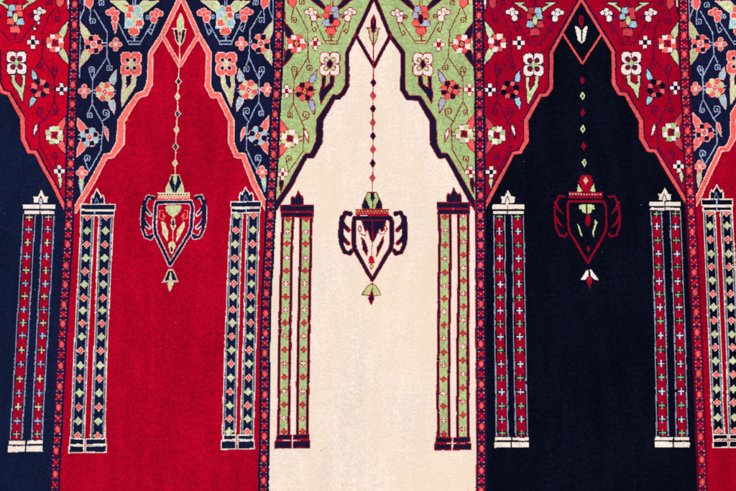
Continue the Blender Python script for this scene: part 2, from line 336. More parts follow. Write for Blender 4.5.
for (n, s), F in SP.items():
    m = 1 if s == 0 else -1               # +1: border strip lies to the left
    P = PAL[n]; sp = spd[(n, s)]; v = P['v']; o = P['out']
    lw = {0: 1.35, 3: 1.35, 2: 1.1}.get(n, .9)
    CLIP = None
    # continuation above, out of the niche apex: the same vase leaves, upward
    CLIP = sp
    use(sp)
    vine_part = part('vine', sp)
    line(F['v1'], lw, v)
    x1, y1 = F['v1'][-1]
    # fork under the first stem, running to the next joint
    line([(x1, y1), F['j'], F['k']], lw, v)
    line([(x1, y1), (F['S'][1][0] + m * .4, F['S'][1][1] - 4)], lw, v)
    for q in F['S']: spiral(q[0], q[1], -m, v, lw)
    line([F['j'], (F['S'][0][0] - m * 2.4, F['S'][0][1] + 2.4)], lw, v)
    line([F['j'], (F['S'][0][0] + m * 3, F['S'][0][1] + 2)], lw, v)
    line([F['k'], (F['T'][0][0] - m * 2.4, F['T'][0][1] - 2)], lw, v)
    spiral(F['T'][0][0], F['T'][0][1], m, v, lw, 2.3)
    line([F['k']] + F['v2'], lw, v)
    line([F['v2'][0], (F['T'][1][0] + m * 3, F['T'][1][1] + 3)], lw, v)
    spiral(F['T'][1][0], F['T'][1][1], -m, v, lw, 2.9)
    spiral(F['S5'][0], F['S5'][1], -m, v, lw, 2.7)
    line([(F['S5'][0] - m * 2.6, F['S5'][1] + 2), (F['v2'][-1][0], F['v2'][-1][1] + .5)], lw, v)
    ax, ay = F['A']
    line([(ax + m * 1.6, ay + 6), (F['sa'][0] - m * 2.6, F['sa'][1] - 4), (F['sa'][0] - m * 2.6, F['sa'][1])], lw, v)
    spiral(F['sa'][0], F['sa'][1], m, v, lw, 2.5)
    spiral(F['B'][0], F['B'][1] + .6, -m, v, lw, 2.4)
    # ties between stem and flowers
    f1 = F['F1']; sx = interp([(q[1], q[0]) for q in F['v1']], f1[1])
    line([(f1[0] + m * 8, f1[1] - 1.4), (sx, f1[1] - 1.4)], .8, v); line([(f1[0] + m * 8, f1[1] + 1.6), (sx + m, f1[1] + 1.6)], .8, v)
    f2 = F['F2']
    for dy in (-1.4, 1.4):
        line([(f2[0] - m * 11.5, f2[1] + dy), (f2[0] + m * 11, f2[1] + dy)], .8, v)
    line([(F['C2'][0] + m * 4, F['C2'][1]), (F['j'][0], F['C2'][1])], 1.0, v)
    f3 = F['F3']
    for dy in (-2, 2): line([(f3[0] - m * 11, f3[1] + dy), (f3[0] + m * 12, f3[1] + dy)], .8, v)
    # arms of the vase
    vx, vy = F['V']
    K = F['K']
    line([(vx - m * 5.8, vy + 36.6), (K[0][0] + m * 5, K[0][1] + 7)], lw, v)
    line([(vx + m * 5.8, vy + 36.6), (K[1][0] - m * 4, K[1][1] + 6)], lw, v)
    for (kx, ky, kd), ks in zip(K, F['ks']):
        if ks is None: continue
        line([(kx + kd * .4, ky + 6), (ks[0] - kd * 1.5, ks[1] - 1), (ks[0], ks[1] + 3), (ks[0] + kd * 3, ks[1]), (ks[0] + kd * .5, ks[1] - 2)], lw, v)
        spiral(kx + kd * 8.4, ky + 1.5, kd, v, lw, 1.9)
    # little loop at the outside edge
    part('flower_bud', sp)
    poly([(ax - 4, ay - 9), (ax + 4, ay - 9), (ax + 4.2, ay + 1), (ax + m * 1.4, ay + 6), (ax - 4, ay + 1.5)], P['bud'], o, .8)
    # long bract by the border at the very top, and the thin edge line
    use(vine_part)
    ed = bx_all[n] if s == 0 else bx_all[n + 1]
    e = F['ed']
    if n in (0, 3):
        leaf((e - m * -.4, -6), (e + m * .4, 14), 3.0, 'white', 'plum')
    elif n == 2:
        line([(e + m * .4, PY0), (e + m * .6, 40), (e + m * -.4, 66)], .8, 'crimson')
    else:
        line([(e, PY0), (e - m * .2, 40), (e - m * 1.0, 78)], .9, 'line')
        line([(e, 20), (e + m * 4, 10), (e + m * 4, 0)], .8, 'line')
    # round flowers with their leaf pairs
    for key, a, lfc in (('F1', P['f1'], P['lf']), ('F3', P['f3'], P['lf3'])):
        fx, fy = F[key]
        q = part('leaf', sp)
        xe = ed(fy) + m * 4.6
        up = 23 if key == 'F1' else 20
        leaf((fx - m * 5, fy - 5), (xe + m * .6, fy - up), 7.6, lfc, o, 0, WIDE)
        q = part('leaf', sp)
        leaf((fx - m * 5, fy + 5), (xe + m * .2, fy + up), 7.6, lfc, o, 0, WIDE)
        part('round_flower', sp)
        petal8(fx, fy, a[0], a[1], a[2], o, rot=0 if m > 0 else 1, ground={0: 'red_a', 3: 'red_c'}.get(n))
    b = F['b']
    part('leaf', sp); leaf(b[0], b[1], 6.2, P['lf2'], o, 0, WIDE)
    part('leaf', sp); leaf(b[2], b[3], 6.2, P['lf2'], o, 0, WIDE)
    part('round_flower', sp)
    petal8(f2[0], f2[1], P['f2'][0], P['f2'][1], P['f2'][2], o, rot=1, ground={0: 'red_a', 3: 'red_c'}.get(n))
    # crosses
    for key in ('C1', 'C2'):
        part('cross_flower', sp); cross4(F[key][0], F[key][1], P['c'][0], P['c'][1], o, 4.4 if key == 'C1' else 4.2)
    part('leaf', sp)
    l = F['lf']; leaf((l[0], l[1] - 3), (l[2], l[3]), 4.4, 'lgreen' if n != 2 else 'navy_b', o if n != 1 else 'line')
    part('cross_flower', sp); cross4(F['C3'][0], F['C3'][1], P['c3'][0], P['c3'][1], o, 4.0, 2.1)
    # small slanting leaf beside the arch
    part('leaf', sp)
    lx, ly = F['L']; leaf((lx - m * 1.6, ly - 6.4), (lx + m * 2.0, ly + 7.4), 3.6, P['L'], o)
    # square flower and its pair of leaves
    t, a, c = F['lv']
    part('leaf', sp)
    near, far = (a, c) if m > 0 else (c, a)     # wide blade runs towards the arch side
    d_ = (near[0] - t[0]) * m
    poly([(near[0] - m * 2.2, near[1] - 2), (near[0] + m * 1.4, near[1] - 2), (near[0] + m * .8, near[1] + 7), (t[0] + m * (d_ * .5 + 2.0), t[1] - 16), (far[0] - m * 2.6, far[1] + 6), (far[0] - m * 1.8, far[1] - 2),
          (far[0] + m * 2.2, far[1] - 2), (far[0] + m * 1.4, far[1] + 8), (t[0] + m * (d_ * .5 + 5.2), t[1] - 11), (t[0] + m * .3, t[1]), (t[0] - m * .9, t[1] - 11), (near[0] - m * 2.3, near[1] + 8)], P['big'], o, .8)
    part('square_flower', sp)
    wflower(F['Wf'][0], F['Wf'][1], P)
    for kx, ky, kd in K:
        part('twin_blossom', sp); blossom(kx, ky, kd, P)
        if n == 0 and kd == -1 and kx > 20:
            ell(39.2, 23.8, 1.9, 2.2, 'inkblue', n=6); ell(39.2, 23.8, 1.2, 1.5, 'white', n=6); ell(35.4, 29.4, 1.9, 2.4, 'inkblue', n=6); ell(35.4, 29.4, 1.2, 1.7, 'white', n=6)
        if F['ks'][0] is None and kd == m and kx == K[0][0]:
            poly([(kx - 1, ky + 7), (kx + 4.4, ky + 7), (kx + 3.4, ky + 14), (kx + 2.4, ky + 18), (kx + 1, ky + 14)], P['w'], o, .8)
    # vase with its two big leaves
    part('vase', sp)
    for d in (-1, 1):
        wing = {0: [(23, -5.2), (9, -5.2), (13, -2.6), (9, -.6), (5.5, 2.5), (8, 5), (13, .5)], 1: [(24, -5), (9, -5.2), (6, -2), (5, 2), (7.5, 7.5), (13, 4), (20, -2)],
                2: [(23, -8), (13, -8), (8, -2), (4.6, 2.4), (6.5, 5), (13, 0)]}[{3: 0, 4: 1}.get(n, n)]
        poly([(vx + d * a, vy + b) for a, b in wing], P['big'], o if n != 1 else 'lcream', .8)
        if n in (1,) and d < 0 and s == 0: poly([(vx - 12, vy - 2), (vx - 6, vy - .6), (vx - 6, vy + 2)], 'red_a')
    for dx in (-1.1, 1.1): line([(vx + dx, vy - 12), (vx + dx, vy + 2)], .8, v if n != 2 else 'crimson')
    vase(vx, vy + .6, m, P, n)
CLIP = None

# ---- border strips
BED = [('plum', 'maroon'), ('navy_b', 'plum'), ('plum', 'plum'), ('wine', 'wine')]
GLAB = ['narrow border between the navy and the red niche', 'narrow border between the red and the cream niche', 'narrow border between the cream and the black niche', 'narrow border between the black and the dark red niche']
for i, (tab, ys) in enumerate(BORD):
    part('border_strip', -1, GLAB[i])
    f = BX[i]
    poly(strip_poly(lambda y: f(y) - 5.4, lambda y: f(y) + 5.4), BED[i][0])
    poly(strip_poly(lambda y: f(y) - 3.2, lambda y: f(y) + 3.2), ['maroon', 'maroon', 'maroon', 'dkred'][i])
    if i == 1: line([(f(y) + 5.1, y) for y in range(200, PY1, 10)], .9, 'navy_b')
    if i == 2: line([(f(y) - 5.1, y) for y in range(200, PY1, 10)], .9, 'crimson')
    seq = []
    for k, y in enumerate(ys):
        seq.append((y, 1))
        if k + 1 < len(ys) and ys[k + 1] - y > 15: seq.append(((y + ys[k + 1]) / 2, 0))
    for k, (y, big) in enumerate(seq):
        x = f(y)
        if k + 1 < len(seq):
            ym = (y + seq[k + 1][0]) / 2 + (1.0 if big else -1.0)
            xm = f(ym)
            line([(xm - 2.2, ym - 1.6), (xm + 2.2, ym + 1.6)], .8, 'navy_b'); line([(xm - 2.2, ym + 1.6), (xm + 2.2, ym - 1.6)], .8, 'navy_b')
            for dx in (-2.5, 2.5):
                for dy in (-1.9, 1.9):
                    rect(xm + dx - .45, ym + dy - .45, xm + dx + .45, ym + dy + .45, 'line')
        if big:
            ell(x, y, 2.7, 3.8, 'coral_d', n=8); ell(x, y, 1.7, 2.7, 'coral', n=6)
        else:
            ell(x, y, 2.4, 3.0, 'bred' if i < 2 else 'red_a', n=6); rect(x - .5, y - .6, x + .5, y + .6, 'coral')

# ---- columns
def col_edge(t, y): return interp([(a, b) for a, b in t], y)

COLS = {
 # niche, head y, foot y, strip1 (left edge, right edge)(y), strip2, slit, finial(peakx,peaky,x0,x1,y0,y1), cap bars, base bars, motif ys strip1 (colour phase), strip2
 'a': dict(n=0, k='cross', s1=([(215,23.7),(240,22.4),(340,16.7),(436,11.4)],[(215,36.4),(240,34.6),(340,29.5),(436,23.6)]), s2=([(215,43),(240,41.7),(340,37.3),(436,32.6)],[(215,55),(240,54),(340,49),(436,43.4)]),
   fin=(41.7,190,33.7,48.5,197,203), cap=((204.7,209.4,23.7,56,40.6),(211,214.7,25.6,55,40.6)), bas=((440.4,444.2,10.6,43.2,27.4),(445.8,451.8,9.6,43.7,26.8)),
   m=[217.5,229.7,243,256.3,270.5,283.8,296.6,309.9,323,335.9,350.2,364.4,378.7,393,406.8,420.9,434], p=(0,0)),
 'b': dict(n=1, k='star', s1=([(216,81),(240,80.5),(340,75.4),(436,71.3)],[(216,94.3),(240,93.6),(340,88.7),(436,85.2)]), s2=([(216,99.3),(240,98.2),(340,95.2),(436,91.2)],[(216,113.8),(240,112.7),(340,108),(436,105.6)]),
   fin=(97.4,188.7,91.4,104.8,196.5,204.5), cap=((204.4,210,81,115.5,None),(211,215.6,81,114.6,94.9)), bas=((438.3,444.5,70.8,106.6,85.7),(445.3,452.4,70.3,107,85.7)),
   m=[217,231,245,258.4,271.6,284.5,298,310.7,323.6,336.8,350.6,365.5,378.8,393,406.9,421,435.3], p=(0,0)),
 'c': dict(n=1, k='star', s1=([(214,231.4),(240,229.4),(340,225.3),(432,222.8)],[(214,243),(240,241.6),(340,238.5),(432,236)]), s2=([(214,247.2),(240,246.3),(340,243.7),(432,240.6)],[(214,259.8),(240,259),(340,256.5),(432,253.8)]),
   fin=(246,187,239.6,253.6,193.5,202), cap=((202,207.6,231,261.2,None),(208.7,213,231.6,260.4,246.2)), bas=((434.7,439.6,223.9,253.4,237.2),(440.4,449,221.7,254.4,237)),
   m=[215.6,230.6,244.5,258.3,271.6,284,297,309.8,323,336.2,350,363.7,377.7,391.6,405.5,418.8,431.6], p=(1,0)),
 'd': dict(n=2, k='green', s1=([(218,282),(240,281),(340,278.3),(435,277.3)],[(218,295),(240,293.4),(340,291.6),(435,290)]), s2=([(218,299.7),(240,299.5),(340,297),(435,296)],[(218,312.8),(240,312.2),(340,310.3),(435,308.8)]),
   fin=(298.4,191,290.8,303.8,197.5,206), cap=((205.6,212,281,313.8,None),(212.6,217.5,281.6,313.2,297.4)), bas=((434.4,440,277,308.9,292.7),(440.8,448.4,275.2,309.8,292.7)),
   m=[219.4,231.9,244.2,258.3,271.2,283.8,297,309.7,323,335.9,349.8,363.4,377,391,404.2,418,431.4], p=(0,0)),
 'e': dict(n=2, k='green', s1=([(215,437.4),(240,438),(340,436.7),(437,436.3)],[(215,451),(240,451.6),(340,450.2),(437,450)]), s2=([(215,456.7),(240,457.3),(340,456.3),(437,455.7)],[(215,469.3),(240,469),(340,469),(437,469)]),
   fin=(453.6,188,446.4,461.2,194.5,203), cap=((203,209,436.8,469.8,None),(209.6,214.6,437.2,469.6,453.4)), bas=((437,442.6,435.6,469.6,452),(443.4,450,434.8,470.4,452)),
   m=[217.2,230.6,245.4,258.8,273,286.5,298.9,312,325.2,338.4,352.2,365.5,379.2,393.4,406.3,420.5,434], m2=[216.4,229,242.2,255.3,268.2,281,294,306.9,320.2,333.4,346.7,360.4,374,388,401.2,414.9,429], p=(0,1)),
 'f': dict(n=3, k='cross', s1=([(216,493.2),(240,493.3),(340,494.2),(437,495.6)],[(216,504.6),(240,504.8),(340,506.2),(437,507.8)]), s2=([(216,511),(240,511.9),(340,512.9),(437,514.8)],[(216,523.4),(240,524),(340,525.5),(437,527.2)]),
   fin=(507.4,190.4,500.5,515,197,203.6), cap=((205,209.8,491.8,523.8,507),(211.4,215,493,523.4,507)), bas=((437.2,440.4,494.8,528.2,511.2),(442,447.4,494,528.4,510.6)),
   m=[217.2,231.5,245.6,259,272,284.5,297.7,310.7,324,336.9,350.2,364,377.7,391.6,405.6,419,433], p=(0,0)),
 'g': dict(n=3, k='cross', s1=([(212,650),(246,651.8),(340,654.3),(435,655.6)],[(212,661),(246,662.8),(340,666),(435,667.8)]), s2=([(212,668.8),(246,670.3),(340,673.7),(435,675.2)],[(212,679.8),(246,681.6),(340,685),(435,687)]),
   fin=(664.2,188,657.8,671,194.8,200.4), cap=((202,206.8,648.4,680,664.4),(208,211.2,649.4,679.4,664.4)), bas=((436.8,440,654.6,688.2,672.6),(441.6,447.2,654.2,688.6,672.4)),
   m=[214.2,226.9,240.6,254.3,267.5,281.4,294.6,307.6,320.9,335.7,349.8,363.8,377.3,391.3,405.2,419,432.6], p=(0,0)),
 'h': dict(n=4, k='star', s1=([(212,703),(246,704.2),(340,708),(434,711.8)],[(212,714.6),(246,716.4),(340,720),(434,723.8)]), s2=([(212,719.8),(246,721.4),(340,725.4),(434,727.8)],[(212,731.6),(246,733.4),(340,737.8),(434,740.4)]),
   fin=(715.9,185.4,709.2,722.7,191.5,199.6), cap=((199.6,205.6,701,732,716.2),(207,211,702.4,731.4,716.2)), bas=((434.3,439.2,712.2,744,727.6),(440.6,447.3,712.2,745,727.6)),
   m=[213.2,226,239.6,253.9,266.9,280.3,294,307.2,320.4,334.2,347.2,360.8,374.6,388.9,402.5,417.4,431], p=(0,0)),
}
CLAB = {'cross': 'red double column with a cream capital', 'star': 'navy double column with stars', 'green': 'light green double column with a dark capital'}

def star(x, y, c, out, r=3.6, q=1.1, ov=.8):
    def S(R, Q): return [(x, y - R), (x + Q, y - Q), (x + R, y), (x + Q, y + Q), (x, y + R), (x - Q, y + Q), (x - R, y), (x - Q, y - Q)]
    if out: poly(S(r + ov, q + ov * .8), out)
    poly(S(r, q), c)

def column(C):
    n, k = C['n'], C['k']
    part('column', fld[n], CLAB[k])
    top, bot = C['cap'][1][1], C['bas'][0][0]
    for si, (L, R) in enumerate((C['s1'], C['s2'])):
        fl = lambda y: col_edge(L, y); fr = lambda y: col_edge(R, y)
        ys = [top - .5] + [y for y in range(int(top) + 6, int(bot), 8)] + [bot + .5]
        def bandp(a, b, c): poly([(fl(y) + a, y) for y in ys] + [(fr(y) - b, y) for y in reversed(ys)], c)
        if k == 'cross':
            bandp(-.1, -.1, 'grey'); bandp(.85, .85, 'black' if n == 3 else 'navy_a'); bandp(1.9, 1.9, 'red_c')
        elif k == 'star':
            bandp(-.4, -.4, 'ivory'); bandp(.6, .6, 'navy_a' if n == 1 else 'black'); bandp(1.1, 1.1, 'grey'); bandp(2.5, 2.5, 'navy_a' if n == 1 else 'black')
            yy = ys[0]                       # the pale stripe is broken into small stitches
            while yy < ys[-1] - 1:
                for xx in (fl(yy) + 1.5, fr(yy) - 1.5): rect(xx - .4, yy, xx + .4, yy + .8, 'navy_a')
                yy += 2.2
        else:
            bandp(-.2, -.2, 'crimson'); bandp(.7, .7, 'ink'); bandp(2.2, 2.2, 'crimson'); bandp(2.9, 2.9, 'green')
        ml = C['m2'] if (si == 1 and 'm2' in C) else C['m']
        for j, y in enumerate(ml):
            x = (fl(y) + fr(y)) / 2 + .1; hw = (fr(y) - fl(y)) / 2
            ph = (j + C['p'][si]) % 2
            y0_, y1_ = top, bot
            if k == 'cross':
                star(x, y, 'navy_a' if n == 0 else 'black', None, 3.6, 1.9)
                dark = 'navy_a' if n == 0 else 'black'
                for sx in (-1, 1): poly([(x + sx * (hw - 1.7), y - 2.7), (x + sx * (hw - 1.7), y + 2.7), (x + sx * 2.2, y)], dark)
                c = ('lgreen' if n == 0 else 'mint') if ph == 0 else ('pblue' if n == 0 else 'pale')
                line([(x - 2.7, y), (x + 2.7, y)], 1.15, c)
                line([(x, max(y - 2.9, top)), (x, min(y + 2.9, bot))], 1.15, c)
            elif k == 'star':
                g = 'ivory'
                star(x, y, g, None, 4.4, 1.9)
                if ph == 0:
                    star(x, y, 'coral', None, 3.7, 1.6); rect(x - .6, y - .5, x + .6, y + .5, 'peach')
                else: star(x, y, 'lgreen', None, 3.9, 1.7)
            else:
                star(x, y, 'crimson', None, 4.0, 1.7)
                if ph == 0: star(x, y, 'coral_d', None, 2.8, 1.2)
                else:
                    star(x, y, 'coral_d', None, 3.0, 1.2); line([(x - 2.4, y), (x + 2.4, y)], 1.0, 'white'); line([(x, y - 2.4), (x, y + 2.4)], 1.0, 'white')
        # clip the overshoot at both ends with the ground yarn
    dark = {0: 'white', 1: 'navy_a', 2: 'navy_c', 3: 'white', 4: 'black'}[n]
    edge = {0: None, 1: 'white', 2: 'crimson', 3: None, 4: 'white'}[n]
    gnd = FIELD[n]
    # ground between shafts stays field; bars
    for (ya, yb, xa, xb, sl) in C['cap']:
        if n in (0, 3): rect(xa, ya - .6, xb, yb + .8, gnd); ya += .3; yb -= .4
        rect(xa, ya, xb, yb, dark, edge, 1.0)
    for (ya, yb, xa, xb, sl) in C['bas']:
        if n in (0, 3):
            rect(xa - .5, ya - .9, xb + .5, yb + .9, gnd)
        poly([(xa, ya), (sl - .9, ya + .3), (sl - .9, yb - .3), (xa - .3, yb)], dark, edge, 1.0)
        poly([(sl + .9, ya + .3), (xb, ya - .2), (xb + .2, yb - .5), (sl + .9, yb - .3)], dark, edge, 1.0)
    if n in (0, 3):
        for (ya, yb, xa, xb, sl) in C['cap']: line([(sl, ya - 3), (sl, yb + 1)], 1.0, gnd)
    elif n in (1, 4):
        for (ya, yb, xa, xb, sl) in C['cap']:
            if sl: line([(sl, ya), (sl, yb)], .9, 'pblue')
    else:
        for (ya, yb, xa, xb, sl) in C['cap']:
            if sl: rect(sl - .5, ya - 1, sl + .6, ya + .4, 'coral')
    px, py, x0, x1, y0, y1 = C['fin']
    q = [(px, py), (px + 2.0, py + 4), (px + 3.4, y0), (x1, y0 + .2), (x1 - 1, y0 + 3), (x1 - .6, y1), (x0 + .6, y1), (x0 + .9, y0 + 3), (x0, y0), (px - 3.2, y0), (px - 1.8, py + 4)]
    if n in (1, 2, 4):
        q = [(px, py), (px + 1.2, py + 3), (px + 3.4, py + 6), (px + 3.8, y0 + 1.2), (x1 - 1.6, y0 - 1.0), (x1 - .4, y0 + 1.6), (x1, y1), (x0, y1), (x0 + .3, y0 + 1.6), (x0 + 1.6, y0 - 1.0), (px - 3.4, y0 + 1.2), (px - 3.0, py + 6), (px - 1.2, py + 3)]
    poly(q, dark, edge, .9)
    if n in (0, 3):
        line([(px - 2.6, y1 - .6), (px - .4, y0 - .6), (px + 2.0, y1 - .6)], .8, 'plum' if n == 0 else 'black')
        dia(px - .6, y1 - .2, 1.6, 3.6, 'pblue' if n == 0 else 'ivory')
    elif n in (1, 4):
        line([(px - 2.6, y1), (px - .4, y0 + 1.4), (px + 2.4, y1)], .7, 'greyblue')

for key in 'abcdefgh': column(COLS[key])

# ---- niche 2/1/3: tulip in the top lozenge, chain of beads, hanging lamp
def lamp(n, cx, ytop, sx, sy, sk, T):
    """drawn about x=372.5, y=192.8; T = palette"""
    def M(x, y): return (cx + (x - 372.5) * sx + (y - 192.8) * sk, ytop + (y - 192.8) * sy)
    def Ms(L): return [M(x, y) for x, y in L]
    lp = part('hanging_lamp', fld[n], T['label'])
    o = T['o']; d = T['d']; ol = T.get('ow', .9)
    def tube(L, w, c=None):
        if o: line(Ms(L), w + 1.7, o)
        line(Ms(L), w, c or d)
    # handles
    hw = T['hw']
    for s in (1, -1):
        X = lambda x: 372.5 + s * (x - 372.5) + (.8 if s < 0 else 0)
        segs = [[(350.6, 214.2), (345.4, 213.2), (340.8, 223.6), (340.2, 236), (341.4, 245), (344.8, 252.6), (350.2, 254), (352, 251)],
                [(341.6, 220), (344.0, 226), (348.6, 231.0)], [(341.2, 234.6), (343.8, 239.6), (348.2, 244.0)]]
        for q in segs:
            if o: line(Ms([(X(a), b) for a, b in q]), hw + 1.5, o)
        for i, q in enumerate(segs):
            line(Ms([(X(a), b) for a, b in q]), hw if i == 0 else [hw + 1.2, hw * 1.1, hw * .5][:len(q)], d)
        if hw > 2: 
            for q in ([(341.4, 218), (341.6, 244)],): line(Ms([(X(a), b) for a, b in q]), hw + 1.2, d)
            ell(*M(X(350.4), 215), 2.3, 2.3, d); ell(*M(X(350.2), 252.6), 2.1, 2.0, d)
    # body outline
    body = [(354.8, 218.8), (353.6, 224), (353.6, 243), (354.8, 249.4), (362.0, 262.0), (371.9, 280), (382.8, 262.0), (390.4, 249.4), (391.8, 243), (391.8, 224), (389.6, 218.6), (354.8, 218.8)]
    if T['bw'] > 3:
        ws = [T['bw'] * k for k in (1, 1, 1, .98, .84, .72, .84, .98, 1, 1, 1, 1)]
        line(Ms(body), [q + 1.6 for q in ws], o)
        line(Ms(body), ws, d)
        line(Ms([body[10], body[0]]), T['bw'] + .4, d)
    else:
        if o: line(Ms(body), T['bw'] + 1.8, o)
        line(Ms(body), T['bw'], d)
    T['inner'](M, Ms)
    # rim
    a, b = M(355.4, 209.6), M(388.6, 215.6)
    rect(a[0], a[1], b[0], b[1], T['rim'][0])
    line([(a[0], a[1] + .3), (b[0], a[1] + .3)], .9, T['rim'][1]); line([(a[0], b[1] - .2), (b[0], b[1] - .2)], .9, T['rim'][2])
    k = a[0] + 1.2
    while k < b[0] - .8:
        rect(k - .7, a[1] + 1.2, k + .7, a[1] + 2.8, T['rim'][3]); 
        if T['rim'][4]: rect(k + .7, a[1] + 3.3, k + 2.0, a[1] + 5.0, T['rim'][4])
        k += 2.75
    T['cap'](M, Ms)
    T['pend'](M, Ms)

def in_cream(M, Ms):
    poly(Ms([(361.5, 221), (386, 221), (383.4, 231), (381.6, 232.6), (379.6, 229), (374, 240.5), (372.4, 243), (370.6, 240), (367.4, 230), (365.4, 232.4), (363.2, 227)]), 'navy_c', 'crimson', .7)
    line(Ms([(372.6, 221), (372.4, 240)]), .6, 'crimson')
    poly(Ms([(361.4, 238), (364.4, 241), (367.8, 250), (367.4, 256.4), (363, 250)]), 'navy_c', 'crimson', .7)
    poly(Ms([(383.2, 236.6), (383.4, 243), (379.4, 252), (376.8, 257), (377, 249)]), 'navy_c', 'crimson', .7)
    line(Ms([(372.2, 242), (372, 257)]), .8, 'brown')
    for x in (359.6, 385.4):
        ell(*M(x, 229.4), 2.0, 3.4, 'crimson'); ell(*M(x, 229.4), 1.0, 2.2, 'lcream')
    line(Ms([(359.6, 234), (364.6, 236), (366.4, 233.6)]), .8, 'crimson'); line(Ms([(385.4, 234), (380.4, 235), (378.4, 232.6)]), .8, 'crimson')
    ell(*M(371.4, 260), 3.0, 4.2, 'crimson'); ell(*M(371.6, 259.6), 2.0, 3.2, 'bred'); line(Ms([(368.4, 263), (374.8, 263)]), 1.2, 'crimson')
    ell(*M(371.4, 266.6), 2.0, 3.0, 'brown'); ell(*M(371.4, 266.4), 1.2, 2.2, 'tan')

def cap_cream(M, Ms):
    poly(Ms([(367.9, 192.8), (376.4, 192.8), (379.4, 199), (382, 205), (381.6, 209.4), (362.4, 209.4), (362.2, 205), (364.8, 199)]), 'navy_c', 'brown', .8)
    poly(Ms([(368, 193.4), (376.2, 193.4), (378.6, 199), (374.4, 209.2), (370.2, 209.2), (365.6, 199)]), 'green')
    poly(Ms([(371, 193.4), (374, 193.4), (374.8, 199), (372.3, 203.6), (370.2, 198)]), 'navy_c')
    line(Ms([(372.4, 203), (372.4, 209)]), .7, 'brown')
    line(Ms([(367.4, 193), (376.8, 193)]), .9, 'crimson')

def pend_cream(M, Ms):
    poly(Ms([(372.2, 283.6), (376, 286), (379, 291), (381, 295), (376, 296), (361.8, 295.2), (364.4, 290.4), (367.4, 286)]), 'green', 'crimson', .9)
    poly(Ms([(371.8, 289), (373.4, 295.6), (374.4, 298.6), (371.4, 305), (368.4, 298.6), (370.4, 295.4)]), 'ink', 'crimson', .6)
    line(Ms([(372.2, 281.5), (372.2, 290)]), .8, 'crimson')

def in_red(M, Ms):
    poly(Ms([(364, 222.4), (380.6, 222.4), (380, 227), (376.6, 231), (372.4, 233.6), (368, 231), (364.4, 227)]), 'lgreen')
    poly(Ms([(372.6, 232), (374.8, 237), (375.4, 243), (373, 248.4), (370.6, 243), (370.6, 237)]), 'lcream'); dia(*M(372.9, 240.4), 1.7, 6.2, 'navy_a')
    rect(*M(372.4, 242), *M(373.4, 243.6), 'pblue')
    poly(Ms([(361, 238), (364, 239.6), (367, 247), (367, 256), (362.4, 249)]), 'lgreen', 'lcream', .5)
    poly(Ms([(384, 238.4), (384.2, 243), (380, 252), (377.4, 256.6), (377.6, 247)]), 'lgreen', 'lcream', .5)
    line(Ms([(373, 248), (373, 258)]), .8, 'pink'); dia(*M(373.2, 253), 1.2, 2, 'salmon')
    for x, s in ((360.4, 1), (385, -1)):
        line(Ms([(x + s * 1.4, 227), (x - s * 2, 227), (x - s * 2, 234), (x + s * 2.4, 236), (x + s * 1.4, 230), (x + s * 3.8, 233)]), .9, 'salmon')
    ell(*M(372.6, 261.4), 3.7, 4.4, 'lcream'); ell(*M(372.6, 261.4), 3.0, 3.6, 'lgreen')
    ell(*M(372.6, 266), 1.9, 3.6, 'lcream'); ell(*M(372.4, 264.8), 1.3, 2.7, 'navy_a')

def cap_red(M, Ms):
    poly(Ms([(368.6, 192.6), (376.6, 192.6), (379, 199), (382, 206), (381.8, 209.8), (363.6, 209.8), (363.6, 205), (366.4, 199)]), 'lgreen', 'lcream', .6)
    poly(Ms([(368.8, 193), (376.6, 193), (379.2, 199.6), (374.2, 209.4), (371, 209.4), (366.2, 199.6)]), 'navy_a')
    poly(Ms([(371, 193), (374.4, 193), (374.6, 198), (372.6, 203), (370.4, 197)]), 'lgreen')
    line(Ms([(372.6, 202), (372.5, 209)]), .8, 'greyblue')

def pend_red(M, Ms):
    poly(Ms([(370.6, 285), (375.4, 285), (380.4, 296), (366, 296)]), 'navy_a', 'lcream', .8)
    poly(Ms([(373, 288), (374.4, 296), (375.8, 298.6), (372.8, 306), (370.6, 298.6), (371.8, 296)]), 'lgreen', 'lcream', .5)
    line(Ms([(364.6, 296.8), (369.6, 297)]), .9, 'pblue'); line(Ms([(376.4, 297), (381.4, 296.6)]), .9, 'pblue')
    rect(*M(371, 284), *M(375, 286), 'pink')

def in_black(M, Ms):
    poly(Ms([(364.8, 222.4), (371.6, 221.8), (371.6, 231), (368.6, 229.4), (367, 226.6), (364.8, 226.4)]), 'lgreen')
    poly(Ms([(372.9, 221.8), (380, 222.4), (380, 226.2), (377.6, 226.4), (376.2, 230), (372.9, 231.4)]), 'lgreen')
    ell(*M(373.2, 237.4), 2.6, 6.2, 'red_c'); ell(*M(373, 240), 1.3, 2.6, 'dkred')
    poly(Ms([(362.6, 240.6), (364.6, 243.6), (367.4, 253.6), (365.2, 251.6), (364, 247)]), 'lgreen')
    poly(Ms([(380.4, 236), (382.6, 240), (379, 249), (378.6, 253.8), (377.2, 250), (379.6, 243)]), 'lgreen')
    dia(*M(372.8, 266), 1.7, 4, 'dkred')

def cap_black(M, Ms):
    poly(Ms([(368.6, 192.8), (376.8, 192.8), (380, 199), (375.4, 209), (369.8, 209), (365.2, 199)]), 'red_c')
    dia(*M(372.4, 197.8), 2.4, 3.8, 'lgreen'); dia(*M(372.4, 197.8), 1.0, 1.8, 'greyblue')
    poly(Ms([(364.6, 201), (369, 208.4), (364, 209.4)]), 'lgreen'); poly(Ms([(380.4, 201), (381.6, 209), (376.4, 208.4)]), 'lgreen')

